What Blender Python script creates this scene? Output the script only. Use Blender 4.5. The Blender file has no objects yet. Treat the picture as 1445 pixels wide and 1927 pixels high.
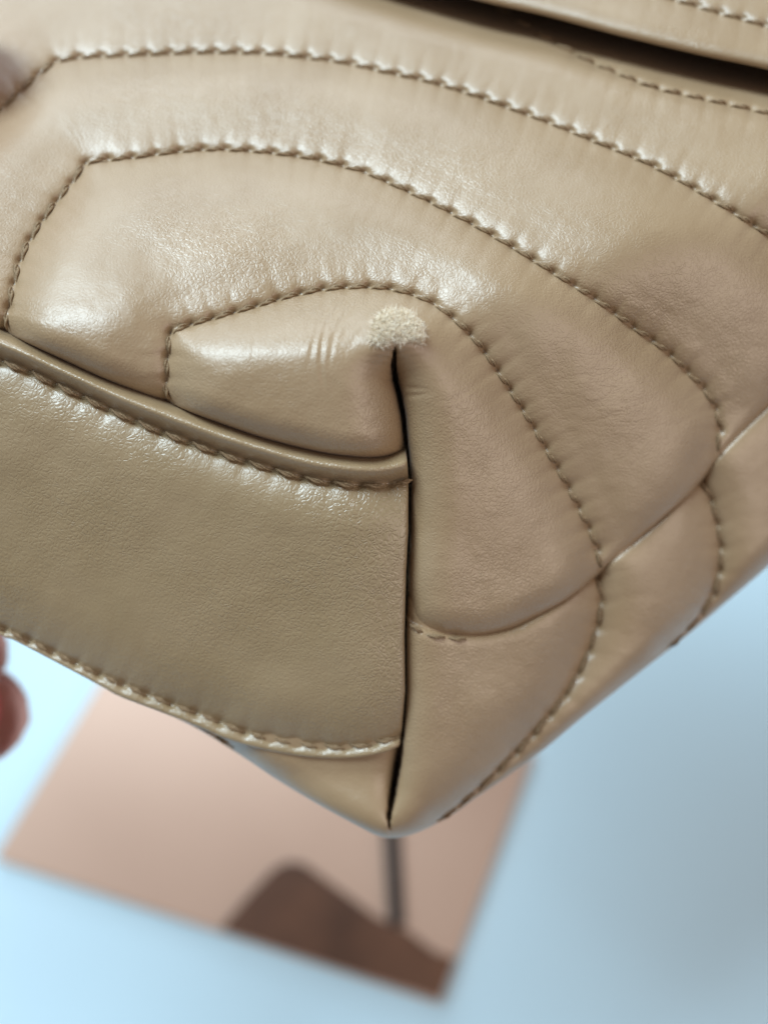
import bpy, math, random
import numpy as np
from mathutils import Matrix, Vector
random.seed(7); rng = np.random.default_rng(7)
scene = bpy.context.scene
col = scene.collection

# ------------------------------------------------------------------ camera
W, H = 1445.0, 1927.0
F = 1744.0; CX, CY = W / 2, H / 2
PITCH = math.radians(17.0); CAMH = 0.60
cam_data = bpy.data.cameras.new('camera'); cam = bpy.data.objects.new('camera', cam_data); col.objects.link(cam)
cam.location = (0, 0, CAMH); cam.rotation_euler = (PITCH, 0, 0)
cam_data.sensor_fit = 'HORIZONTAL'; cam_data.sensor_width = 26.0; cam_data.lens = 26.0 * F / W
cam_data.clip_start = 0.005; cam_data.clip_end = 50
cam_data.dof.use_dof = True; cam_data.dof.focus_distance = 0.156; cam_data.dof.aperture_fstop = 6.0
scene.camera = cam
scene.render.resolution_x = 767; scene.render.resolution_y = 1024
RM = np.array(Matrix.Rotation(PITCH, 3, 'X'))
# ------------------------------------------------------------------ light
scene.view_settings.view_transform = 'Standard'; scene.view_settings.look = 'None'
scene.view_settings.exposure = -0.05; scene.view_settings.gamma = 1.0
world = bpy.data.worlds.new('World'); scene.world = world; world.use_nodes = True
bg = world.node_tree.nodes['Background']
bg.inputs[0].default_value = (1.0, 0.95, 0.9, 1); bg.inputs[1].default_value = 0.23
def area(name, loc, target, sx, sy, energy, color):
    l = bpy.data.lights.new(name, 'AREA'); l.shape = 'RECTANGLE'; l.size = sx; l.size_y = sy
    l.energy = energy; l.color = color
    o = bpy.data.objects.new(name, l); col.objects.link(o); o.location = loc
    o.rotation_euler = (Vector(target) - Vector(loc)).to_track_quat('-Z', 'Y').to_euler()
    return o
area('window_light', (-0.85, 0.88, 2.08), (0, 0.03, 0.40), 0.8, 0.95, 60.0, (0.72, 0.90, 1.0))
area('far_window_light', (-0.45, 2.6, 1.40), (0, 0.05, 0.40), 2.2, 1.0, 28.0, (0.82, 0.92, 1.0))
area('warm_fill_light', (1.5, -0.7, 1.4), (0, 0, 0.4), 1.2, 1.2, 12.0, (1.0, 0.82, 0.74))  # added warm fill that lifts the right-hand leather; no such lamp known

# ------------------------------------------------------------------ helpers
def unproject(x, y, z):
    x, y, z = np.broadcast_arrays(np.asarray(x, float), np.asarray(y, float), np.asarray(z, float))
    c = np.stack([(x - CX) / F * z, -(y - CY) / F * z, -z], -1)
    return c @ RM.T + np.array([0, 0, CAMH])
def on_plane(x, y, h):
    d = unproject(x, y, 1.0) - np.array([0, 0, CAMH])
    t = (h - CAMH) / d[..., 2]
    return np.array([0, 0, CAMH]) + d * t[..., None]
def tag(o, label=None, cat=None, group=None, kind=None):
    if label: o['label'] = label
    if cat: o['category'] = cat
    if group: o['group'] = group
    if kind: o['kind'] = kind
    return o
def mesh_obj(name, verts, faces, mat, parent=None, smooth=True):
    me = bpy.data.meshes.new(name)
    me.from_pydata([tuple(v) for v in np.asarray(verts).tolist()], [], faces if isinstance(faces, list) else faces.tolist())
    me.update()
    if smooth: me.polygons.foreach_set('use_smooth', [True] * len(me.polygons))
    if mat: me.materials.append(mat)
    o = bpy.data.objects.new(name, me); col.objects.link(o)
    if parent: o.parent = parent
    return o
def smooth_curve(pts, step=3.0):
    p = np.array(pts, float)
    q = np.vstack([2 * p[0] - p[1], p, 2 * p[-1] - p[-2]])
    out = []
    for i in range(1, len(q) - 2):
        a, b, c, d = q[i - 1], q[i], q[i + 1], q[i + 2]
        n = max(2, int(np.hypot(*(c - b)) / step))
        for t in np.linspace(0, 1, n, endpoint=False):
            out.append(0.5 * ((2 * b) + (-a + c) * t + (2 * a - 5 * b + 4 * c - d) * t * t + (-a + 3 * b - 3 * c + d) * t ** 3))
    out.append(p[-1])
    o = np.array(out)
    s = np.r_[0, np.cumsum(np.hypot(*np.diff(o, axis=0).T))]
    n = int(s[-1] / step) + 1
    ss = np.linspace(0, s[-1], n)
    return np.stack([np.interp(ss, s, o[:, 0]), np.interp(ss, s, o[:, 1])], 1)
class Curve:
    """a polyline in photo pixels with distance, arc length and side look-up"""
    def __init__(self, pts, step=4.0):
        self.p = smooth_curve(pts, step)
        d = np.diff(self.p, axis=0); L = np.hypot(d[:, 0], d[:, 1])
        self.s = np.r_[0, np.cumsum(L)]
        t = np.vstack([d[:1], (d[:-1] + d[1:]) / 2, d[-1:]])
        self.t = t / np.hypot(t[:, 0], t[:, 1])[:, None]
        self.len = self.s[-1]
    def query(self, x, y):
        x = np.asarray(x, np.float32).ravel(); y = np.asarray(y, np.float32).ravel()
        d = np.empty(len(x)); s = np.empty(len(x)); side = np.empty(len(x))
        nx = np.empty(len(x)); ny = np.empty(len(x))
        P = self.p.astype(np.float32)
        for i in range(0, len(x), 20000):
            xx = x[i:i + 20000]; yy = y[i:i + 20000]
            k = np.argmin((xx[:, None] - P[None, :, 0]) ** 2 + (yy[:, None] - P[None, :, 1]) ** 2, 1)
            dx = xx - self.p[k, 0]; dy = yy - self.p[k, 1]
            tx = self.t[k, 0]; ty = self.t[k, 1]
            along = dx * tx + dy * ty; cr = tx * dy - ty * dx
            inner = (k > 0) & (k < len(P) - 1)
            d[i:i + 20000] = np.where(inner, np.abs(cr), np.hypot(dx, dy))
            s[i:i + 20000] = self.s[k] + along
            side[i:i + 20000] = np.sign(cr)
            nx[i:i + 20000] = -ty; ny[i:i + 20000] = tx       # direction of positive side (screen-below for left-to-right)
        return d, s, side, nx, ny
    def at(self, s):
        return (np.interp(s, self.s, self.p[:, 0]), np.interp(s, self.s, self.p[:, 1]))
def sstep(a, b, x):
    t = np.clip((x - a) / (b - a), 0, 1); return t * t * (3 - 2 * t)
_vn = rng.random((256, 256))
def vnoise(x, y):
    xi = np.floor(x).astype(int); yi = np.floor(y).astype(int); fx = x - xi; fy = y - yi
    fx = fx * fx * (3 - 2 * fx); fy = fy * fy * (3 - 2 * fy)
    g = lambda a, b: _vn[a % 256, b % 256]
    return (g(xi, yi) * (1 - fx) + g(xi + 1, yi) * fx) * (1 - fy) + (g(xi, yi + 1) * (1 - fx) + g(xi + 1, yi + 1) * fx) * fy - 0.5

# ------------------------------------------------------------------ materials
def new_mat(name):
    m = bpy.data.materials.new(name); m.use_nodes = True
    nt = m.node_tree; b = nt.nodes['Principled BSDF']
    return m, nt, b
def N(nt, typ, **kw):
    n = nt.nodes.new(typ)
    for k, v in kw.items():
        if hasattr(n, k): setattr(n, k, v)
        else: n.inputs[k].default_value = v
    return n
def math_node(nt, op, a, b=None):
    n = nt.nodes.new('ShaderNodeMath'); n.operation = op
    for i, v in enumerate((a, b)):
        if v is None: continue
        if isinstance(v, (int, float)): n.inputs[i].default_value = v
        else: nt.links.new(v, n.inputs[i])
    return n.outputs[0]
def leather_material(name, base=(0.388, 0.268, 0.158), dark=(0.33, 0.218, 0.118), grain=0.48, cell=1350.0, rough=0.42, stretch=(1, 1, 1), wrinkle=True):
    m, nt, b = new_mat(name); L = nt.links.new
    tc = N(nt, 'ShaderNodeTexCoord')
    mp = N(nt, 'ShaderNodeMapping'); mp.inputs['Scale'].default_value = stretch; L(tc.outputs['Object'], mp.inputs[0])
    warp = N(nt, 'ShaderNodeTexNoise'); warp.inputs['Scale'].default_value = 420; warp.inputs['Detail'].default_value = 2
    L(mp.outputs[0], warp.inputs['Vector'])
    mixv = N(nt, 'ShaderNodeMix'); mixv.data_type = 'VECTOR'; mixv.inputs[0].default_value = 0.0018
    sub = N(nt, 'ShaderNodeVectorMath'); sub.operation = 'SUBTRACT'; sub.inputs[1].default_value = (.5, .5, .5); L(warp.outputs['Color'], sub.inputs[0])
    sc = N(nt, 'ShaderNodeVectorMath'); sc.operation = 'SCALE'; sc.inputs['Scale'].default_value = 0.0022; L(sub.outputs[0], sc.inputs[0])
    add = N(nt, 'ShaderNodeVectorMath'); add.operation = 'ADD'; L(mp.outputs[0], add.inputs[0]); L(sc.outputs[0], add.inputs[1])
    v = N(nt, 'ShaderNodeTexVoronoi'); v.feature = 'DISTANCE_TO_EDGE'; v.inputs['Scale'].default_value = cell; L(add.outputs[0], v.inputs['Vector'])
    cr = N(nt, 'ShaderNodeMapRange'); cr.interpolation_type = 'SMOOTHSTEP'; cr.inputs[1].default_value = 0; cr.inputs[2].default_value = 0.28; L(v.outputs['Distance'], cr.inputs[0])
    fine = N(nt, 'ShaderNodeTexNoise'); fine.inputs['Scale'].default_value = 3600; fine.inputs['Detail'].default_value = 3; L(add.outputs[0], fine.inputs['Vector'])
    patch = N(nt, 'ShaderNodeTexNoise'); patch.inputs['Scale'].default_value = 38; patch.inputs['Detail'].default_value = 2; L(tc.outputs['Object'], patch.inputs['Vector'])
    pm = N(nt, 'ShaderNodeMapRange'); pm.inputs[1].default_value = .35; pm.inputs[2].default_value = .65; pm.inputs[3].default_value = .35; pm.inputs[4].default_value = 1.0; L(patch.outputs[0], pm.inputs[0])
    h = math_node(nt, 'MULTIPLY', cr.outputs[0], pm.outputs[0])
    h = math_node(nt, 'ADD', h, math_node(nt, 'MULTIPLY', fine.outputs[0], 0.3))
    if wrinkle:
        at = N(nt, 'ShaderNodeAttribute'); at.attribute_name = 'wrinkle'
        mw = N(nt, 'ShaderNodeMapping'); mw.inputs['Rotation'].default_value = (0, 0, math.radians(24)); mw.inputs['Scale'].default_value = (0.3, 1.0, 1.0); L(tc.outputs['Object'], mw.inputs[0])
        wn = N(nt, 'ShaderNodeTexNoise'); wn.inputs['Scale'].default_value = 620; wn.inputs['Detail'].default_value = 3; wn.inputs['Distortion'].default_value = 0.6; L(mw.outputs[0], wn.inputs['Vector'])
        rd = N(nt, 'ShaderNodeMapRange'); rd.inputs[1].default_value = .36; rd.inputs[2].default_value = .52; L(wn.outputs[0], rd.inputs[0])
        h = math_node(nt, 'ADD', h, math_node(nt, 'MULTIPLY', math_node(nt, 'MULTIPLY', rd.outputs[0], at.outputs['Fac']), 1.3))
    bp = N(nt, 'ShaderNodeBump'); bp.inputs['Strength'].default_value = grain; bp.inputs['Distance'].default_value = 0.00009; L(h, bp.inputs['Height'])
    L(bp.outputs[0], b.inputs['Normal'])
    big = N(nt, 'ShaderNodeTexNoise'); big.inputs['Scale'].default_value = 55; big.inputs['Detail'].default_value = 5; L(tc.outputs['Object'], big.inputs['Vector'])
    mr = N(nt, 'ShaderNodeMapRange'); mr.inputs[1].default_value = .3; mr.inputs[2].default_value = .7; L(big.outputs[0], mr.inputs[0])
    cm = N(nt, 'ShaderNodeMix'); cm.data_type = 'RGBA'; L(mr.outputs[0], cm.inputs[0]); cm.inputs[6].default_value = (*dark, 1); cm.inputs[7].default_value = (*base, 1)
    L(cm.outputs[2], b.inputs['Base Color'])
    rr = N(nt, 'ShaderNodeMapRange'); rr.inputs[1].default_value = .3; rr.inputs[2].default_value = .7; rr.inputs[3].default_value = rough + .06; rr.inputs[4].default_value = rough - .04; L(patch.outputs[0], rr.inputs[0])
    L(rr.outputs[0], b.inputs['Roughness'])
    b.inputs['Specular IOR Level'].default_value = 0.9
    b.inputs['Sheen Weight'].default_value = 0.10; b.inputs['Sheen Roughness'].default_value = 0.35; b.inputs['Sheen Tint'].default_value = (0.9, 0.93, 1.0, 1)
    b.inputs['Coat Weight'].default_value = 0.28; b.inputs['Coat Roughness'].default_value = 0.36
    return m
LEATHER = leather_material('tan_leather')
BANDLEATHER = leather_material('tan_band_leather', base=(0.350, 0.250, 0.143), dark=(0.293, 0.204, 0.107), grain=0.7, cell=1200, rough=0.38, wrinkle=False)
PIPELEATHER = leather_material('tan_piping_leather', base=(0.375, 0.266, 0.154), dark=(0.32, 0.22, 0.116), grain=0.5, cell=1500, rough=0.32, wrinkle=False)
def thread_material():
    m, nt, b = new_mat('thread'); L = nt.links.new
    tc = N(nt, 'ShaderNodeTexCoord')
    n = N(nt, 'ShaderNodeTexNoise'); n.inputs['Scale'].default_value = 14; n.inputs['Detail'].default_value = 4; L(tc.outputs['Object'], n.inputs['Vector'])
    r = N(nt, 'ShaderNodeValToRGB'); r.color_ramp.elements[0].color = (0.15, 0.094, 0.05, 1); r.color_ramp.elements[1].color = (0.35, 0.243, 0.142, 1)
    r.color_ramp.elements[0].position = .3; r.color_ramp.elements[1].position = .7
    L(n.outputs[0], r.inputs[0]); L(r.outputs[0], b.inputs['Base Color'])
    b.inputs['Roughness'].default_value = 0.72; b.inputs['Specular IOR Level'].default_value = 0.3
    return m
THREAD = thread_material()
def plain(name, c, rough, metal=0.0, c2=None, scale=30, detail=4, bump=0.0):
    m, nt, b = new_mat(name); L = nt.links.new
    tc = N(nt, 'ShaderNodeTexCoord')
    n = N(nt, 'ShaderNodeTexNoise'); n.inputs['Scale'].default_value = scale; n.inputs['Detail'].default_value = detail; L(tc.outputs['Object'], n.inputs['Vector'])
    r = N(nt, 'ShaderNodeMix'); r.data_type = 'RGBA'; L(n.outputs[0], r.inputs[0]); r.inputs[6].default_value = (*c, 1); r.inputs[7].default_value = (*(c2 or c), 1)
    L(r.outputs[2], b.inputs['Base Color']); b.inputs['Roughness'].default_value = rough; b.inputs['Metallic'].default_value = metal
    if bump:
        bp = N(nt, 'ShaderNodeBump'); bp.inputs['Strength'].default_value = bump; bp.inputs['Distance'].default_value = 0.0005; L(n.outputs[0], bp.inputs['Height']); L(bp.outputs[0], b.inputs['Normal'])
    return m
TABLE = plain('white_table', (0.57, 0.775, 0.90), 0.5, c2=(0.60, 0.80, 0.92), scale=8)
COPPER = plain('rose_board', (0.54, 0.355, 0.27), 0.42, metal=0.15, c2=(0.62, 0.42, 0.32), scale=9)
COPPEREDGE = plain('copper_edge', (0.72, 0.42, 0.28), 0.35, metal=0.3, c2=(0.76, 0.46, 0.31), scale=20)
BROWN = plain('brown_wedge', (0.02, 0.008, 0.005), 0.45, c2=(0.22, 0.095, 0.05), scale=26)
BLACK = plain('near_black', (0.02, 0.014, 0.012), 0.6, c2=(0.035, 0.022, 0.018), scale=60)
SUEDE = plain('bare_suede', (0.94, 0.84, 0.67), 0.95, c2=(0.78, 0.62, 0.44), scale=240, detail=6, bump=0.8)
FIBRE = plain('suede_fibre', (0.97, 0.90, 0.77), 0.9, c2=(0.88, 0.76, 0.60), scale=260, detail=4)
def skin_material():
    m, nt, b = new_mat('skin'); L = nt.links.new
    tc = N(nt, 'ShaderNodeTexCoord'); n = N(nt, 'ShaderNodeTexNoise'); n.inputs['Scale'].default_value = 120; n.inputs['Detail'].default_value = 6; L(tc.outputs['Object'], n.inputs['Vector'])
    r = N(nt, 'ShaderNodeMix'); r.data_type = 'RGBA'; L(n.outputs[0], r.inputs[0]); r.inputs[6].default_value = (0.56, 0.085, 0.095, 1); r.inputs[7].default_value = (0.62, 0.13, 0.13, 1)
    L(r.outputs[2], b.inputs['Base Color']); b.inputs['Roughness'].default_value = 0.5
    b.inputs['Subsurface Weight'].default_value = 0.25; b.inputs['Subsurface Radius'].default_value = (0.004, 0.0015, 0.0008); b.inputs['Subsurface Scale'].default_value = 1.0
    return m
SKIN = skin_material()
NAIL = plain('nail', (0.62, 0.36, 0.31), 0.25, c2=(0.66, 0.40, 0.34), scale=20)

# ------------------------------------------------------------------ bag layout, in photo pixels
LINE3 = Curve([(-150, 345), (-60, 262), (0, 208), (50, 162), (100, 119), (150, 108), (225, 105), (325, 100), (425, 98), (500, 100), (575, 108), (650, 118), (723, 135), (803, 152), (883, 176), (963, 205), (1043, 235), (1133, 272), (1213, 305), (1288, 345), (1363, 390), (1445, 442), (1560, 520), (1700, 620), (2050, 870)])
LINE2 = Curve([(8, 622), (20, 565), (43, 480), (88, 405), (143, 335), (168, 303), (215, 300), (265, 295), (320, 287), (405, 281), (495, 286), (588, 298), (632, 309), (675, 320), (723, 340), (803, 377), (885, 420), (968, 468), (1043, 515), (1123, 565), (1193, 617), (1250, 658), (1293, 700), (1320, 727), (1340, 757), (1351, 785), (1354, 812), (1350, 845), (1336, 882)])
LINE2B = Curve([(1318, 902), (1332, 927), (1344, 965), (1353, 1010), (1356, 1045), (1350, 1090), (1336, 1130), (1318, 1165), (1288, 1205), (1262, 1232)])
LINE1 = Curve([(313, 756), (314, 710), (316, 670), (319, 638), (325, 620), (345, 614), (380, 605), (425, 592), (470, 580), (525, 563), (600, 546), (655, 541), (711, 541), (763, 550), (819, 573), (860, 606), (896, 642), (927, 685), (952, 723), (976, 760), (1000, 800), (1025, 842), (1047, 880), (1068, 917), (1085, 950), (1101, 983), (1116, 1015), (1127, 1045), (1130, 1072)])
LINE1B = Curve([(1124, 1084), (1129, 1115), (1130, 1147), (1123, 1180), (1115, 1202), (1101, 1240), (1074, 1290), (1050, 1325), (1020, 1360), (990, 1395), (945, 1442), (910, 1480), (865, 1524), (830, 1555)])
LINE4 = Curve([(930, 8), (1000, 55), (1070, 96), (1150, 133), (1233, 165), (1340, 190), (1445, 214), (1600, 262), (1700, 300), (2050, 420)])
LINEB2 = Curve([(340, 1345), (372, 1366), (405, 1391), (430, 1412)])
CREASE_ST = Curve([(768, 1172), (790, 1190), (830, 1199), (885, 1203)])
PIPE_TOP = Curve([(-300, 485), (-150, 552), (0, 621), (100, 667), (200, 713), (310, 756), (400, 790), (500, 824), (600, 849), (675, 859), (723, 859), (768, 848), (800, 838)])
PIPE_BOT = Curve([(-300, 552), (-150, 613), (0, 676), (50, 695), (100, 718), (150, 741), (200, 765), (250, 788), (300, 808), (350, 827), (400, 846), (450, 862), (505, 878), (560, 894), (620, 906), (675, 912), (723, 911), (768, 902), (800, 894)])
BAND_STITCH = Curve([(-300, 1040), (-120, 1124), (0, 1180), (35, 1196), (104, 1229), (149, 1251), (190, 1270), (235, 1289), (277, 1307), (315, 1322), (360, 1338), (401, 1353), (457, 1376), (500, 1387), (550, 1397), (600, 1404), (650, 1406), (700, 1400), (755, 1384), (790, 1370)])
BAND_EDGE = Curve([(-300, 1060), (-120, 1142), (0, 1195), (28, 1206), (97, 1242), (187, 1290), (225, 1311), (298, 1339), (375, 1369), (425, 1391), (500, 1412), (575, 1425), (650, 1428), (710, 1420), (755, 1404), (790, 1390)])
SILH = Curve([(-300, 1000), (-100, 1110), (100, 1225), (298, 1334), (375, 1374), (450, 1420), (525, 1470), (600, 1515), (675, 1556), (710, 1573), (735, 1578), (765, 1574), (800, 1561), (850, 1535), (890, 1506), (950, 1465), (1023, 1411), (1090, 1355), (1158, 1301), (1223, 1250), (1288, 1199), (1368, 1132), (1445, 1066), (1560, 962), (1700, 835), (2050, 520)])
CREASE = Curve([(740, 1120), (765, 1155), (778, 1173), (813, 1187), (863, 1195), (913, 1194), (963, 1183), (1003, 1165), (1048, 1140), (1083, 1115), (1118, 1085), (1158, 1052), (1203, 1015), (1253, 970), (1298, 925), (1333, 885), (1373, 838), (1445, 767), (1560, 660), (1700, 530), (2050, 215)])
FLAP_EDGE = Curve([(-200, -330), (200, -200), (600, -84), (760, -38), (908, 2), (1023, 28), (1173, 68), (1323, 104), (1445, 130), (1600, 170), (1750, 215), (2050, 315)])
FLAP_STITCH = Curve([(1100, -45), (1190, -20), (1273, 0), (1348, 23), (1445, 50), (1600, 98), (1750, 145), (2050, 245)])
CREASES = [(Curve([(672, 550), (640, 575), (618, 602), (607, 640), (604, 690), (612, 740)]), .00022), (Curve([(648, 552), (622, 575), (602, 605), (590, 640), (584, 690)]), .00016), (Curve([(690, 556), (655, 585), (634, 620), (622, 665), (616, 700)]), .00018), (Curve([(470, 610), (478, 640), (474, 680), (482, 720)]), .00012), (Curve([(820, 760), (850, 752), (890, 730), (930, 700)]), .00008)]
for _i in range(10):
    _o = rng.uniform(-60, 40); _a = rng.uniform(540, 600); _l = rng.uniform(60, 130); _j = rng.normal(0, 5, 4)
    CREASES.append((Curve([(690 + _o - 20 + _j[0], _a), (655 + _o + _j[1], _a + _l * .3), (632 + _o + _j[2], _a + _l * .65), (622 + _o + _j[3], _a + _l)]), rng.uniform(.00003, .00009)))
DY = np.array([653, 686, 714, 741, 783, 824, 866, 908, 963, 1000, 1075, 1150, 1200, 1300, 1385, 1450, 1500, 1535, 1560, 1700.])
DX = np.array([744, 741, 744, 751, 759, 763, 768, 771, 770, 770, 766, 764, 763, 764, 757, 746, 738, 732, 732, 732.])
GY = np.array([645, 660, 690, 740, 800, 900, 1150, 1300, 1385, 1440, 1500, 1540, 1565.])
GW = np.array([0.5, 4, 5, 4.5, 4, 2, 1.5, 1.5, 3, 7, 7, 4, 0.5])
def plane3(*pts):
    A = np.array([[1, p[0], p[1]] for p in pts], float); b = np.array([1 / p[2] for p in pts])
    return np.linalg.solve(A, b)
PL = plane3((750, 775, .1490), (735, 1570, .174), (0, 900, .1610))
PR = plane3((750, 660, .1495), (735, 1570, .174), (1445, 850, .180))
PT = plane3((750, 640, .1495), (0, 250, .173), (1445, 250, .173))
def base_z(x, y, k=0.10):
    ws = [p[0] + p[1] * x + p[2] * y for p in (PL, PR, PT)]
    m = np.minimum(np.minimum(ws[0], ws[1]), ws[2])
    e = sum(np.exp(-(w - m) / k) for w in ws)
    return 1.0 / np.maximum(m - k * np.log(e), 2.5)
def roundoff(d, r):
    """0 at distance r inside an edge, 1 on the edge, quarter-circle profile"""
    t = np.clip(1 - d / r, 0, 1)
    return 1 - np.sqrt(np.maximum(0, 1 - t * t))
def quilting(x, y, lines, hgt, w, spacing, outer=1.0):
    """height towards the viewer of padded leather pulled down along rows of stitching"""
    dmin = np.full(x.shape, 1e9); pk = np.zeros(x.shape); sides = []
    for L, sp in zip(lines, spacing):
        d, s, side, _, _ = L.query(x, y)
        end = (s > -4) & (s < L.len + 4)
        fo = np.where(side < 0, outer, 1.0); sides.append((fo ** 2).astype(np.float32))
        dmin = np.minimum(dmin, d * fo)
        ph = 2 * np.pi * s / sp
        near = np.exp(-d / 20)
        irr = 0.6 + 0.8 * (vnoise(s / sp * 1.0 + 31, s * 0 + 7.3) + .5)
        pk += np.where(end, -0.00019 * irr * np.cos(ph) * near - 0.00004 * np.cos(2 * ph + 3 * vnoise(s / 90, d / 50)) * np.exp(-d / 34), 0)
        pit = np.exp(-(((s + sp / 2) % sp - sp / 2) ** 2 + d ** 2) / (2 * 5.5 ** 2))
        pk -= np.where(end, 0.0006 * pit + 0.0003 * np.exp(-d * d / (2 * 6.0 ** 2)), 0)
    S = np.zeros(x.shape, np.float32); dl = 8.0
    for L, fo in zip(lines, sides):
        P = L.p[::2].astype(np.float32)
        for i in range(0, len(x), 20000):
            q = (x[i:i + 20000, None].astype(np.float32) - P[None, :, 0]) ** 2 + (y[i:i + 20000, None].astype(np.float32) - P[None, :, 1]) ** 2
            S[i:i + 20000] += np.sum(1.0 / np.maximum(q * fo[i:i + 20000, None], 9) ** 2, 1)
    ds = (S * dl / (np.pi / 2) + 1e-12) ** (-1 / 3.0)
    dmin = dmin + (np.minimum(ds, 400) - dmin) * sstep(8, 34, dmin)
    t = np.clip(dmin / w, 0, 1)
    return hgt * (1 - (1 - t) ** 2.3) + pk
def waviness(x, y):
    return 0.0006 * vnoise(x / 130 + 3, y / 95 + 9) + 0.00022 * vnoise(x / 48 + 13, y / 60 + 2) + 0.00007 * vnoise(x / 18 + 5, y / 16)
def roll_edge(x, y, z, curve, r, sign, depthscale=1.0):
    """bend a sheet round an edge: past the curve the sheet turns away and runs on behind"""
    d, s, side, nx, ny = curve.query(x, y)
    din = d * side * sign                      # positive inside
    ss = r - din; a = np.clip(ss / r, 0, np.pi)
    nd = np.where(ss <= 0, din, np.where(ss < np.pi * r, r - r * np.sin(a), r + (ss - np.pi * r)))
    mm = z / F
    dz = np.where(ss <= 0, 0, r * (1 - np.cos(a)) * mm * depthscale) + np.where(ss > np.pi * r, (ss - np.pi * r) * mm * 0.35, 0)
    mv = (nd - din) * sign
    return x + nx * mv, y + ny * mv, z + dz, din

FL_LINES = [LINE3, LINE2, LINE1]; FL_SP = [43.0, 44.5, 43.0]
def front_surface(x, y):
    shp = x.shape; x = x.ravel(); y = y.ravel()
    z = base_z(x, y)
    q = quilting(x, y, FL_LINES, 0.0046, 118.0, FL_SP, 0.55)
    d2, s2, sd2, _, _ = CREASE.query(x, y)
    q = q + np.maximum(0.0034 - q, 0) * 0.75 * np.exp(-(d2 / 26) ** 2) * sstep(800, 880, x)
    z = z - q - waviness(x, y)
    z = z - (quilting(x, y, [LINE4], 0.0012, 60.0, [44.0]) - 0.0012) * sstep(1000, 1120, x)
    # corner peak
    z = z - 0.0016 * np.exp(-(((x - 748) / 70) ** 2 + ((y - 625) / 55) ** 2))
    xd = np.interp(y, DY, DX); g = np.interp(y, GY, GW)
    left = x < xd
    dd = np.abs(x - xd) - g
    amp = sstep(640, 720, y)
    top = np.where(y < 653, np.hypot(x - 744, y - 653), dd)
    dd = np.where(y < 653, top, dd)
    rl = np.where(left, 105.0, 95.0); D = np.where(left, 0.0085, 0.0085)
    z = z + amp * D * roundoff(np.maximum(dd, 0), rl)
    z = z + np.where(dd < 0, 0.011 * sstep(0, -3.0, dd) * sstep(648, 668, y), 0)
    # small pinch pleats crossing the dart below the worn corner
    ang = np.arctan2(x - 746, y - 640)
    pl = np.exp(-np.maximum(dd, 0) / 16) * np.exp(-((y - 672) / 38) ** 2)
    z = z + 0.00022 * pl * np.cos(y * 2 * np.pi / 13 + 0.06 * np.abs(x - xd)) * (y > 640)
    z = z + 0.00030 * (~left) * np.exp(-((x - 775) / 26) ** 2) * (np.exp(-((y - 729 - 0.10 * (x - 770)) / 4.0) ** 2) + np.exp(-((y - 745 + 0.12 * (x - 770)) / 4.0) ** 2)) * 1.0
    for C, a in CREASES:
        dc, sc, _, _, _ = C.query(x, y)
        z = z + 0.5 * a * np.exp(-(dc / 3.6) ** 2) * sstep(-5, 40, sc) * sstep(C.len + 5, C.len - 40, sc) * (0.5 + vnoise(sc / 14, sc * 0 + a * 9e4) + .5)
        z = z - 0.3 * a * np.exp(-((dc - 8) / 5) ** 2) * sstep(-5, 40, sc) * sstep(C.len + 5, C.len - 40, sc)
    d1, s1, sd1, _, _ = PIPE_TOP.query(x, y)
    di = -d1 * sd1
    dl = np.where(left, di, 999)
    z = z + 0.0045 * roundoff(np.maximum(dl, 0), 48.0) + np.where(dl < 0, np.minimum(-dl, 20) * 0.0012, 0)
    d2, s2, sd2, _, _ = CREASE.query(x, y)
    dr = np.where(left, 999, -d2 * sd2)
    soft = sstep(1000, 1200, x)
    z = z + (0.0042 + 0.0002 * soft) * roundoff(np.maximum(dr, 0), 55.0 + 30 * soft) + np.where(dr < 0, np.minimum(-dr, 20) * 0.0008, 0)
    keep = np.where(left, (dl > -22), (dr > -20)) & ~(left & (y > 850) & (x < xd - 6) & (dl < -22))
    dfl, _, sf, _, _ = FLAP_EDGE.query(x, y)
    df = dfl * sf
    z = z + 0.016 * np.clip(1 - df / 105, 0, 1.6) ** 2 - 0.047 * sstep(-90, -190, df)
    return x.reshape(shp), y.reshape(shp), z.reshape(shp), keep.reshape(shp)
def band_surface(x, y):
    shp = x.shape; x = x.ravel(); y = y.ravel()
    x0 = x
    z = base_z(x, y, 0.05) + 0.0012
    z = z - quilting(x, y, [PIPE_BOT, BAND_STITCH], 0.0030, 105.0, [55.0, 49.0]) - waviness(x, y) * 0.9
    xd = np.interp(y, DY, DX)
    z = z + 0.0007 * roundoff(np.maximum(xd - 2 - x, 0), 12.0) + np.maximum(x - xd + 2, 0) * 0.0006
    x = np.minimum(x, xd - 2)
    d1, _, s1, _, _ = PIPE_BOT.query(x, y)
    x2, y2, z2, din = roll_edge(x, y, z, BAND_EDGE, 8.0, -1)
    keep = (d1 * s1 > -30) & (x0 < xd + 14) & (din > -70)
    return x2.reshape(shp), y2.reshape(shp), z2.reshape(shp), keep.reshape(shp)
BK_LINES = [LINE1B, LINE2B, LINEB2]; BK_SP = [48.0, 45.0, 40.0]
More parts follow.
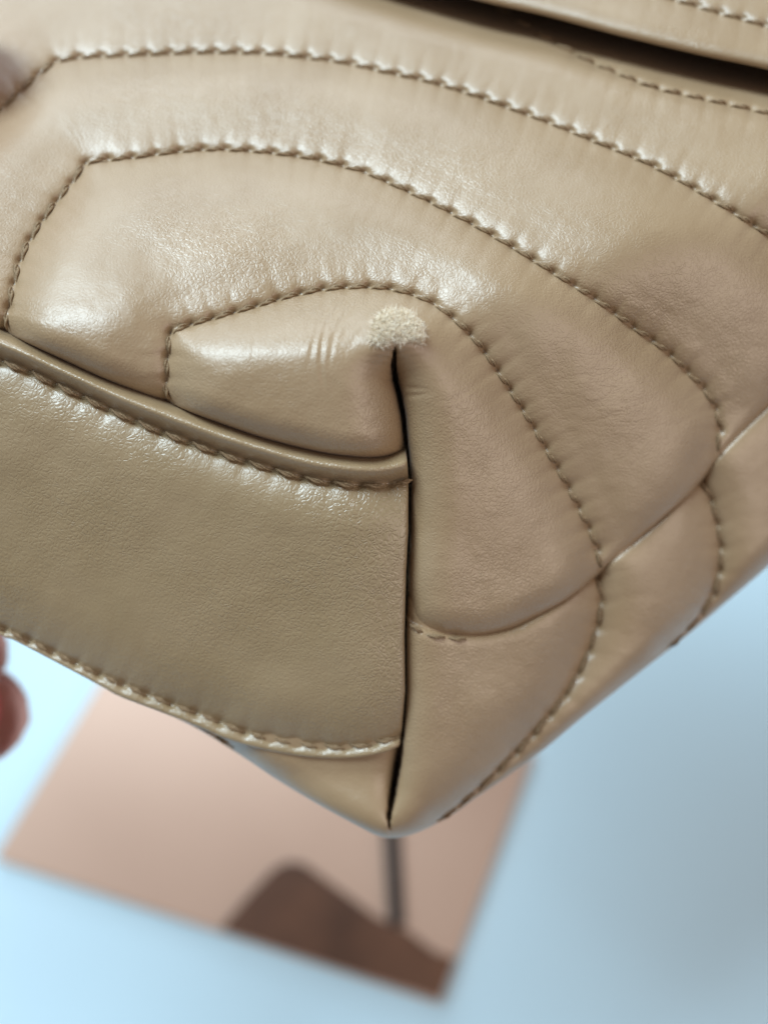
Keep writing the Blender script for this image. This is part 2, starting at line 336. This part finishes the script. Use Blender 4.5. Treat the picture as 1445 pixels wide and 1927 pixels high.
def back_surface(x, y):
    shp = x.shape; x = x.ravel(); y = y.ravel()
    z = base_z(x, y)
    z = z - quilting(x, y, BK_LINES, 0.0042, 110.0, BK_SP) - waviness(x + 300, y)
    xd = np.interp(y, DY, DX); g = np.interp(y, GY, GW); left = x < xd
    z = z + np.where(left, 0.0052, 0.0)
    dd = np.abs(x - xd) - g
    end = 1 - sstep(1450, 1585, y)
    z = z + end * np.where(left, 0.0030, 0.0046) * roundoff(np.maximum(dd, 0), np.where(left, 45.0, 62.0))
    z = z + np.where(dd < 0, 0.011 * sstep(0, -3, dd) * (1 - sstep(1550, 1566, y)), 0) - np.where(left, 0.0052 * (1 - end), 0)
    d2, _, s2, _, _ = CREASE.query(x, y)
    dr = np.where(left, 999, d2 * s2)
    soft = sstep(1000, 1200, x)
    z = z + np.where(left, 0, 0.0014 + 0.0010 * soft) + (0.0016 + 0.0004 * soft) * roundoff(np.maximum(dr, 0), 26.0 + 45 * soft)
    de, _, se, _, _ = BAND_EDGE.query(x, y)
    x2, y2, z2, din = roll_edge(x, y, z, SILH, 46.0, -1)
    keep = np.where(left, de * se > -40, dr > -26) & (din > -190)
    keep &= ~((np.abs(x - xd) < 1) & False)
    return x2.reshape(shp), y2.reshape(shp), z2.reshape(shp), keep.reshape(shp)
def flap_surface(x, y):
    shp = x.shape; x = x.ravel(); y = y.ravel()
    z = np.full(x.shape, 0.178)
    d, s, sd, _, _ = FLAP_STITCH.query(x, y)
    z = z - quilting(x, y, [FLAP_STITCH], 0.0022, 70.0, [44.0]) - 0.4 * waviness(x, y + 700)
    x2, y2, z2, din = roll_edge(x, y, z, FLAP_EDGE, 74.0, -1, 0.7)
    z2 = z2 - 0.178 + 1 / (PT[0] + PT[1] * x2 + PT[2] * np.maximum(y2, -400)) - 0.0095
    return x2.reshape(shp), y2.reshape(shp), z2.reshape(shp), (din > -330).reshape(shp)

# ------------------------------------------------------------------ the setting
def prism(name, poly, z0, z1, mat, parent=None, side_mat=None, bev=0.0):
    n = len(poly)
    v = [(p[0], p[1], z1) for p in poly] + [(p[0], p[1], z0) for p in poly]
    f = [list(range(n)), list(range(2 * n - 1, n - 1, -1))] + [[i, i + n, (i + 1) % n + n, (i + 1) % n] for i in range(n)]
    o = mesh_obj(name, v, f, mat, parent, smooth=False)
    me = o.data
    if me.polygons[0].normal.z < 0: me.flip_normals()
    if side_mat:
        me.materials.append(side_mat)
        for p in me.polygons[2:]: p.material_index = 1
    if bev:
        b = o.modifiers.new('bevel', 'BEVEL'); b.width = bev; b.segments = 3
    return o
tbl = prism('table_surface', [(-1.3, -1.0), (1.3, -1.0), (1.3, 1.3), (-1.3, 1.3)], -0.03, 0.0, TABLE)
tag(tbl, 'pale blue-white smooth table top far below the bag', kind='structure')

# rose board on the table
qa = on_plane(np.array([-14., 828, 1005, 262]), np.array([1617., 1890, 1412, 1160]), 0.008)
board = prism('board', [tuple(p[:2]) for p in qa], 0.0006, 0.008, COPPER, side_mat=COPPEREDGE, bev=0.0012)
tag(board, 'rose-copper rectangular board lying flat on the pale table', 'board')
def flat(px, zt, th, name, mat, r=0.0):
    q = on_plane(np.array([p[0] for p in px], float), np.array([p[1] for p in px], float), zt)
    return prism(name, [tuple(p[:2]) for p in q], zt - th, zt, mat, bev=r)
wedge_px = [(414, 1750), (462, 1692), (512, 1638), (540, 1622), (572, 1626), (645, 1680), (710, 1728), (770, 1755), (820, 1794), (858, 1806), (829, 1882), (700, 1842)]
sheet = flat(wedge_px, 0.0105, 0.002, 'brown_wedge', BROWN, 0.0005)  # unidentified dark brown wedge, built as a thin flat piece
tag(sheet, 'dark brown pointed wedge shape on the front corner of the copper board', 'sheet')  # 'sheet' only for its thin flat build; the wedge is unidentified
bar = flat([(712, 1400), (744, 1400), (762, 1742), (732, 1746)], 0.0118, 0.003, 'dark_bar', BLACK, 0.0008)  # near-black bar of unknown nature, made as a slim raised prism
tag(bar, 'narrow near-black strip lying on the copper board', 'dark_bar')

# ------------------------------------------------------------------ the bag
origin = unproject(735, 1560, 0.176)
bag = bpy.data.objects.new('handbag', None); col.objects.link(bag); bag.location = origin; bag.empty_display_size = 0.02
tag(bag, 'tan quilted leather handbag held corner down, with a scuffed bare corner', 'handbag')
def grid_part(name, surf, x0, x1, y0, y1, step, mat, parent, wrinkle=None):
    gx = np.arange(x0, x1 + step, step); gy = np.arange(y0, y1 + step, step)
    X, Y = np.meshgrid(gx, gy)
    px, py, pz, keep = surf(X.astype(float), Y.astype(float))
    nr, nc = X.shape
    P = unproject(px, py, pz) - origin
    idx = np.arange(nr * nc).reshape(nr, nc)
    fk = keep[:-1, :-1] & keep[1:, :-1] & keep[1:, 1:] & keep[:-1, 1:]
    q = np.stack([idx[:-1, :-1], idx[1:, :-1], idx[1:, 1:], idx[:-1, 1:]], -1)[fk]
    used = np.unique(q); remap = -np.ones(nr * nc, int); remap[used] = np.arange(len(used))
    q = remap[q]; V = P.reshape(-1, 3)[used]
    me = bpy.data.meshes.new(name)
    me.vertices.add(len(V)); me.vertices.foreach_set('co', V.astype(np.float32).ravel())
    me.loops.add(q.size); me.loops.foreach_set('vertex_index', q.astype(np.int32).ravel())
    me.polygons.add(len(q)); me.polygons.foreach_set('loop_start', np.arange(0, q.size, 4, dtype=np.int32))
    me.update(calc_edges=True); me.validate()
    me.polygons.foreach_set('use_smooth', np.ones(len(q), bool))
    if wrinkle is not None:
        w = wrinkle(X.ravel()[used], Y.ravel()[used])
        a = me.attributes.new('wrinkle', 'FLOAT', 'POINT'); a.data.foreach_set('value', w.astype(np.float32))
    me.materials.append(mat)
    o = bpy.data.objects.new(name, me); col.objects.link(o); o.parent = parent
    return o
def wr(x, y):
    g = lambda cx, cy, a, b: np.exp(-(((x - cx) / a) ** 2 + ((y - cy) / b) ** 2))
    return np.clip(0.9 * g(520, 420, 170, 75) + 0.6 * g(250, 170, 90, 60) + 0.8 * g(1130, 740, 130, 80) + 0.7 * g(560, 250, 200, 40), 0, 1)
front = grid_part('front_body', front_surface, -300, 1960, -420, 1225, 3.0, LEATHER, bag, wr)
band = grid_part('gusset_band', band_surface, -300, 800, 460, 1520, 3.0, BANDLEATHER, bag)
back = grid_part('back_body', back_surface, -300, 1960, 260, 1790, 3.0, LEATHER, bag, lambda x, y: x * 0)
flap = grid_part('flap', flap_surface, -200, 1960, -700, 660, 5.0, LEATHER, bag, lambda x, y: x * 0)
tag(front, 'padded front leather with curved rows of stitching')
tag(band, 'smooth grained leather band between piping and lower edge')
tag(flap, 'rolled leather flap edge overhanging the quilted front')

# piping: a rolled leather cord between the front body and the band
def piping():
    n = 330; m = 26
    sT = np.linspace(0, PIPE_TOP.len, n); xt, yt = PIPE_TOP.at(sT)
    sB = np.linspace(0, PIPE_BOT.len, n); xb, yb = PIPE_BOT.at(sB)
    t = np.linspace(-0.16, 1.06, m)[None, :]
    X = xt[:, None] * (1 - t) + xb[:, None] * t; Y = yt[:, None] * (1 - t) + yb[:, None] * t
    tc = np.clip(t / 0.95, 0, 1)
    prof = np.sin(np.pi * np.clip(tc, 0, 1) ** 1.15) ** 0.75
    Z = base_z(X, Y, 0.05) + 0.0022 - 0.0052 * prof * (0.86 + 0.14 * np.cos(np.pi * t)) + np.where(t < 0, -t * 0.02, 0) + np.where(t > 0.95, (t - 0.95) * 0.02, 0)
    Z = Z - 0.00012 * vnoise(X / 26, Y / 26)
    # tuck behind the dart lip
    xd = np.interp(Y, DY, DX); Z = Z + 0.0007 * roundoff(np.maximum(xd - 2 - X, 0), 12.0) + np.maximum(X - xd + 2, 0) * 0.0006
    ok = (X < xd + 14); X = np.minimum(X, xd - 2)
    P = (unproject(X, Y, Z) - origin).reshape(-1, 3)
    idx = np.arange(n * m).reshape(n, m)
    q = []
    for i in range(n - 1):
        for j in range(m - 1):
            if ok[i, j] and ok[i + 1, j + 1]: q.append([idx[i, j], idx[i, j + 1], idx[i + 1, j + 1], idx[i + 1, j]])
    o = mesh_obj('piping', P, q, PIPELEATHER, bag)
    tag(o, 'narrow rolled leather piping along the band'); return o
pipe = piping()

# near-black strip added behind the corner seam; its colour stands for the gap's shade
def shade_strip():
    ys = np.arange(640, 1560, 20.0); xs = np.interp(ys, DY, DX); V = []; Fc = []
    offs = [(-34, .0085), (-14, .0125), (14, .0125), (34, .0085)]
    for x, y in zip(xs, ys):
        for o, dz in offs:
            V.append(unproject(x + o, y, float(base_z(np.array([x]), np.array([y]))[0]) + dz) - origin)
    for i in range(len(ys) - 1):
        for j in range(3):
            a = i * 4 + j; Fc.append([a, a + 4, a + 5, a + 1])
    mesh_obj('seam_shade_strip', np.array(V), Fc, BLACK, bag)
shade_strip()

# stitches: a short length of two-ply cord, ends dipping into the leather; unit length along x
def stitch_mesh():
    V = []; Fc = []
    ns, nr = 13, 7
    for k in range(2):
        b0 = len(V)
        for i in range(ns):
            u = i / (ns - 1); x = u - 0.5
            env = max(0.30, math.sin(math.pi * min(max(u, 0.0), 1.0)) ** 0.45)
            tw = 2 * math.pi * 0.85 * u + k * math.pi
            cy = 0.085 * math.cos(tw) * env; cz = 0.075 * math.sin(tw) * env - 0.26 * (abs(2 * u - 1) ** 3.2)
            for j in range(nr):
                a = 2 * math.pi * j / nr
                V.append((x, cy + 0.105 * env * math.cos(a), cz + 0.10 * env * math.sin(a)))
        for i in range(ns - 1):
            for j in range(nr):
                a = b0 + i * nr + j; b = b0 + i * nr + (j + 1) % nr
                Fc.append([a, a + nr, b + nr, b])
    me = bpy.data.meshes.new('stitch'); me.from_pydata(V, [], Fc); me.update()
    me.polygons.foreach_set('use_smooth', [True] * len(me.polygons)); me.materials.append(THREAD)
    return me
STITCH = stitch_mesh()
def sew(curve, spacing, surf, parent, s0=0.0, s1=None, slant=13.0, lift=0.0003, thick=1.0, xlim=None):
    s1 = curve.len if s1 is None else s1
    k = math.ceil(s0 / spacing); cnt = 0
    while (k + 1) * spacing <= s1 + 0.3 * spacing:
        a, b = k * spacing, (k + 1) * spacing; k += 1
        if (a + b) / 2 > curve.len: break
        xa, ya = curve.at((a + b) / 2)
        if not (-30 < xa < W + 30 and -30 < ya < H): continue
        if xlim and xa > xlim: continue
        p0 = np.array(curve.at(a + spacing * .04)); p1 = np.array(curve.at(b - spacing * .04)); c = (p0 + p1) / 2
        jit = random.uniform(-1.2, 1.2)
        xs = np.array([p0[0], p1[0], c[0], c[0] + 6, c[0], c[0] - 6, c[0]]); ys = np.array([p0[1], p1[1], c[1], c[1], c[1] + 6, c[1], c[1] - 6])
        qx, qy, qz, _ = surf(xs, ys)
        zc = np.median(qz[2:]); zz = np.array([np.median([qz[0], zc]), np.median([qz[1], zc])])
        # pit depth at stitch ends is left out of the slope: use smooth base slope
        zb = base_z(np.array([p0[0], p1[0], c[0]]), np.array([p0[1], p1[1], c[1]]))
        Pa = unproject(qx[0], qy[0], qz[2] + zb[0] - zb[2]); Pb = unproject(qx[1], qy[1], qz[2] + zb[1] - zb[2]); Pc = unproject(qx[2], qy[2], qz[2])
        ex = Vector(Pb - Pa); Lm = ex.length; ex.normalize()
        view = Vector(np.array([0, 0, CAMH]) - Pc).normalized()
        sx = np.array([c[0] + 9, c[0], c[0] - 9, c[0]]); sy = np.array([c[1], c[1] + 9, c[1], c[1] - 9]); sz = base_z(sx, sy)
        Q = unproject(sx, sy, sz); nrm = Vector(np.cross(Q[0] - Q[2], Q[3] - Q[1])).normalized()
        if nrm.dot(view) < 0: nrm = -nrm
        nrm = (nrm * 0.75 + view * 0.25).normalized()
        ey = nrm.cross(ex).normalized(); ez = ex.cross(ey).normalized()
        R3 = Matrix((ex, ey, ez)).transposed()
        R3 = R3 @ Matrix.Rotation(math.radians(slant + random.uniform(-3.5, 3.5)), 3, 'Z')
        wdt = 0.0026 * thick * random.uniform(.93, 1.07)
        M = Matrix.Translation(Vector(Pc - origin) + ez * (lift + random.uniform(-.00005, .00008))) @ R3.to_4x4() @ Matrix.Diagonal((Lm * random.uniform(.88, .98), wdt, wdt, 1))
        o = bpy.data.objects.new('stitch', STITCH); col.objects.link(o); o.parent = parent
        o.matrix_local = M; cnt += 1
    return cnt
total = 0
total += sew(LINE3, 43.0, front_surface, front)
total += sew(LINE2, 44.5, front_surface, front)
total += sew(LINE1, 43.0, front_surface, front)
total += sew(LINE4, 44.0, front_surface, front)
total += sew(PIPE_BOT, 55.0, band_surface, band, slant=-7, xlim=762, lift=0.0012)
total += sew(BAND_STITCH, 49.0, band_surface, band, slant=-7, xlim=752)
total += sew(LINE1B, 48.0, back_surface, back, slant=7)
total += sew(LINE2B, 45.0, back_surface, back, slant=7)
total += sew(CREASE_ST, 40.0, back_surface, back, slant=4, lift=0.0005, thick=0.8)
total += sew(LINEB2, 40.0, back_surface, back)
total += sew(FLAP_STITCH, 44.0, flap_surface, flap)
print('stitches', total)

# worn corner: bare suede arch over the top of the dart
def worn():
    st = 1.3
    gx = np.arange(682, 816, st); gy = np.arange(566, 676, st); X, Y = np.meshgrid(gx, gy)
    _, _, Z, _ = front_surface(X, Y)
    nz = vnoise(X / 7, Y / 7) * 0.55 + vnoise(X / 3.1, Y / 3.1) * 0.45 + vnoise(X / 16 + 8, Y / 16) * .5
    cx = 748 + 0.05 * (Y - 600)
    outer = 1 - (((X - 748) / 48) ** 2 + ((Y - 632) / 50) ** 2)
    bottom = sstep(-6, 16, 650 + 0.07 * (X - 748) + 6 * np.sin((X - 700) / 17) - Y)
    bite = np.exp(-(((X - 744) / 12) ** 2 + ((Y - 655) / 20) ** 2))
    m = np.minimum(outer * 1.3, (bottom - 0.5) * .9) - bite * 0.9 + nz * 0.34 + 0.10
    keep = m > 0
    lift = 0.00003 + 0.00055 * np.clip(m * 1.8, 0, 1) + 0.00035 * nz * np.clip(m * 4, 0, 1)
    P = (unproject(X, Y, Z - lift) - origin).reshape(-1, 3)
    idx = np.arange(X.size).reshape(X.shape)
    fk = keep[:-1, :-1] & keep[1:, :-1] & keep[1:, 1:] & keep[:-1, 1:]
    q = np.stack([idx[:-1, :-1], idx[1:, :-1], idx[1:, 1:], idx[:-1, 1:]], -1)[fk]
    used = np.unique(q); rm = -np.ones(X.size, int); rm[used] = np.arange(len(used))
    o = mesh_obj('worn_patch', P[used], rm[q], SUEDE, front)
    tag(o, 'fuzzy pale patch of bare scuffed leather at the corner')
    ks = np.argwhere(keep); V = []; Fc = []
    for i in range(7000):
        a, b = ks[rng.integers(len(ks))]
        p = Vector(P[idx[a, b]])
        vd = (Vector(np.array([0, 0, CAMH]) - origin) - p).normalized()
        u = Vector(rng.normal(size=3)).normalized(); dr = (vd * 0.5 + u).normalized(); ln = rng.uniform(.0005, .0014)
        sd = dr.cross(Vector(rng.normal(size=3))).normalized() * rng.uniform(.00004, .00008)
        bend = Vector(rng.normal(size=3)) * ln * 0.25
        k = len(V); mid = p + dr * ln * .55; tip = p + dr * ln + bend
        V += [tuple(p - sd), tuple(p + sd), tuple(mid + sd * .8), tuple(mid - sd * .8), tuple(tip)]
        Fc += [[k, k + 1, k + 2, k + 3], [k + 3, k + 2, k + 4]]
    f = mesh_obj('fibre', V, Fc, FIBRE, o, smooth=False); tag(f, kind='stuff')
worn()

# ------------------------------------------------------------------ the hand
def hand():
    def P(x, y, z): return Vector(unproject(x, y, z))
    tz = float(front_surface(np.array([-60.]), np.array([100.]))[2][0])
    wrist = P(-1150, 900, .235); palm = P(-760, 850, .225)
    chains = {
        'thumb': [(P(-640, 520, .19), .0125), (P(-430, 200, tz - .010), .0105), (P(-200, 40, tz - .0115), .0095), (P(0, 26, tz - .0085), .0082)],
        'index': [(P(-560, 900, .232), .0105), (P(-330, 1090, .226), .0090), (P(-200, 1200, .234), .0080), (P(-38, 1236, .232), .0094)],
        'middle': [(P(-570, 1020, .236), .0105), (P(-330, 1240, .228), .0092), (P(-180, 1335, .236), .0084), (P(-12, 1350, .232), .0112)],
        'ring': [(P(-600, 1130, .240), .0100), (P(-390, 1380, .232), .0088), (P(-230, 1465, .240), .0080), (P(-110, 1480, .236), .0080)],
        'little': [(P(-650, 1220, .244), .0090), (P(-480, 1480, .236), .0078), (P(-350, 1560, .244), .0070), (P(-250, 1580, .242), .0070)]}
    V = [palm, wrist, P(-1500, 940, .25)]; R = [.022, .024, .028]; E = [(0, 1), (1, 2)]
    for nm, ch in chains.items():
        prev = 0
        for p, r in ch:
            V.append(p); R.append(r); E.append((prev, len(V) - 1)); prev = len(V) - 1
    base = V[1].copy()
    me = bpy.data.meshes.new('hand'); me.from_pydata([tuple(v - base) for v in V], E, []); me.update()
    o = bpy.data.objects.new('hand', me); col.objects.link(o); o.location = base
    sk = o.modifiers.new('skin', 'SKIN'); ss = o.modifiers.new('sub', 'SUBSURF'); ss.levels = 2; ss.render_levels = 2
    for i, r in enumerate(R):
        me.skin_vertices[0].data[i].radius = (r * 1.12, r * 1.12)
    me.skin_vertices[0].data[0].use_root = True
    sk.use_smooth_shade = True
    dg = bpy.context.evaluated_depsgraph_get(); dg.update()
    em = bpy.data.meshes.new_from_object(o.evaluated_get(dg)); o.modifiers.clear(); o.data = em; em.name = 'hand'
    em.materials.clear(); em.materials.append(SKIN)
    tag(o, 'hand with reddish skin gripping the side of the tan handbag', 'hand')
    # nails: curved lacquered shells over the fingertips that face the viewer
    for nm in ('index', 'middle', 'ring', 'little'):
        (p0, r0), (p1, r1) = chains[nm][-2:]
        ax = (p1 - p0).normalized(); vw = (Vector((0, 0, CAMH)) - p1).normalized()
        up = -(vw - ax * vw.dot(ax)).normalized(); sd = ax.cross(up).normalized()
        nu, nv = 13, 11; VV = []; FF = []
        for lay in (0.0, 0.0007):
            for i in range(nu):
                u = i / (nu - 1); along = -1.0 * r1 + u * 1.35 * r1
                half = math.asin(max(0.06, min(0.95, math.sqrt(max(0, 1 - max(0, (u - .38) / .62) ** 2))))) * (0.86 + .14 * min(1, u * 4))
                for j in range(nv):
                    v = (j / (nv - 1) * 2 - 1); a = v * half
                    rr = r1 * 1.10 + lay - 0.55 * r1 * max(0, u - .4) ** 2
                    VV.append(p1 + ax * along + up * (math.cos(a) * rr) + sd * (math.sin(a) * rr) - base)
        for lay in range(2):
            o0 = lay * nu * nv
            for i in range(nu - 1):
                for j in range(nv - 1):
                    a = o0 + i * nv + j; f = [a, a + 1, a + nv + 1, a + nv]; FF.append(f if lay else f[::-1])
        ring = [i * nv for i in range(nu)] + [(nu - 1) * nv + j for j in range(1, nv)] + [i * nv + nv - 1 for i in range(nu - 2, -1, -1)] + [j for j in range(nv - 2, 0, -1)]
        for a, b in zip(ring, ring[1:] + ring[:1]): FF.append([a, b, b + nu * nv, a + nu * nv])
        mesh_obj('nail', [tuple(v) for v in VV], FF, NAIL, o)
hand()
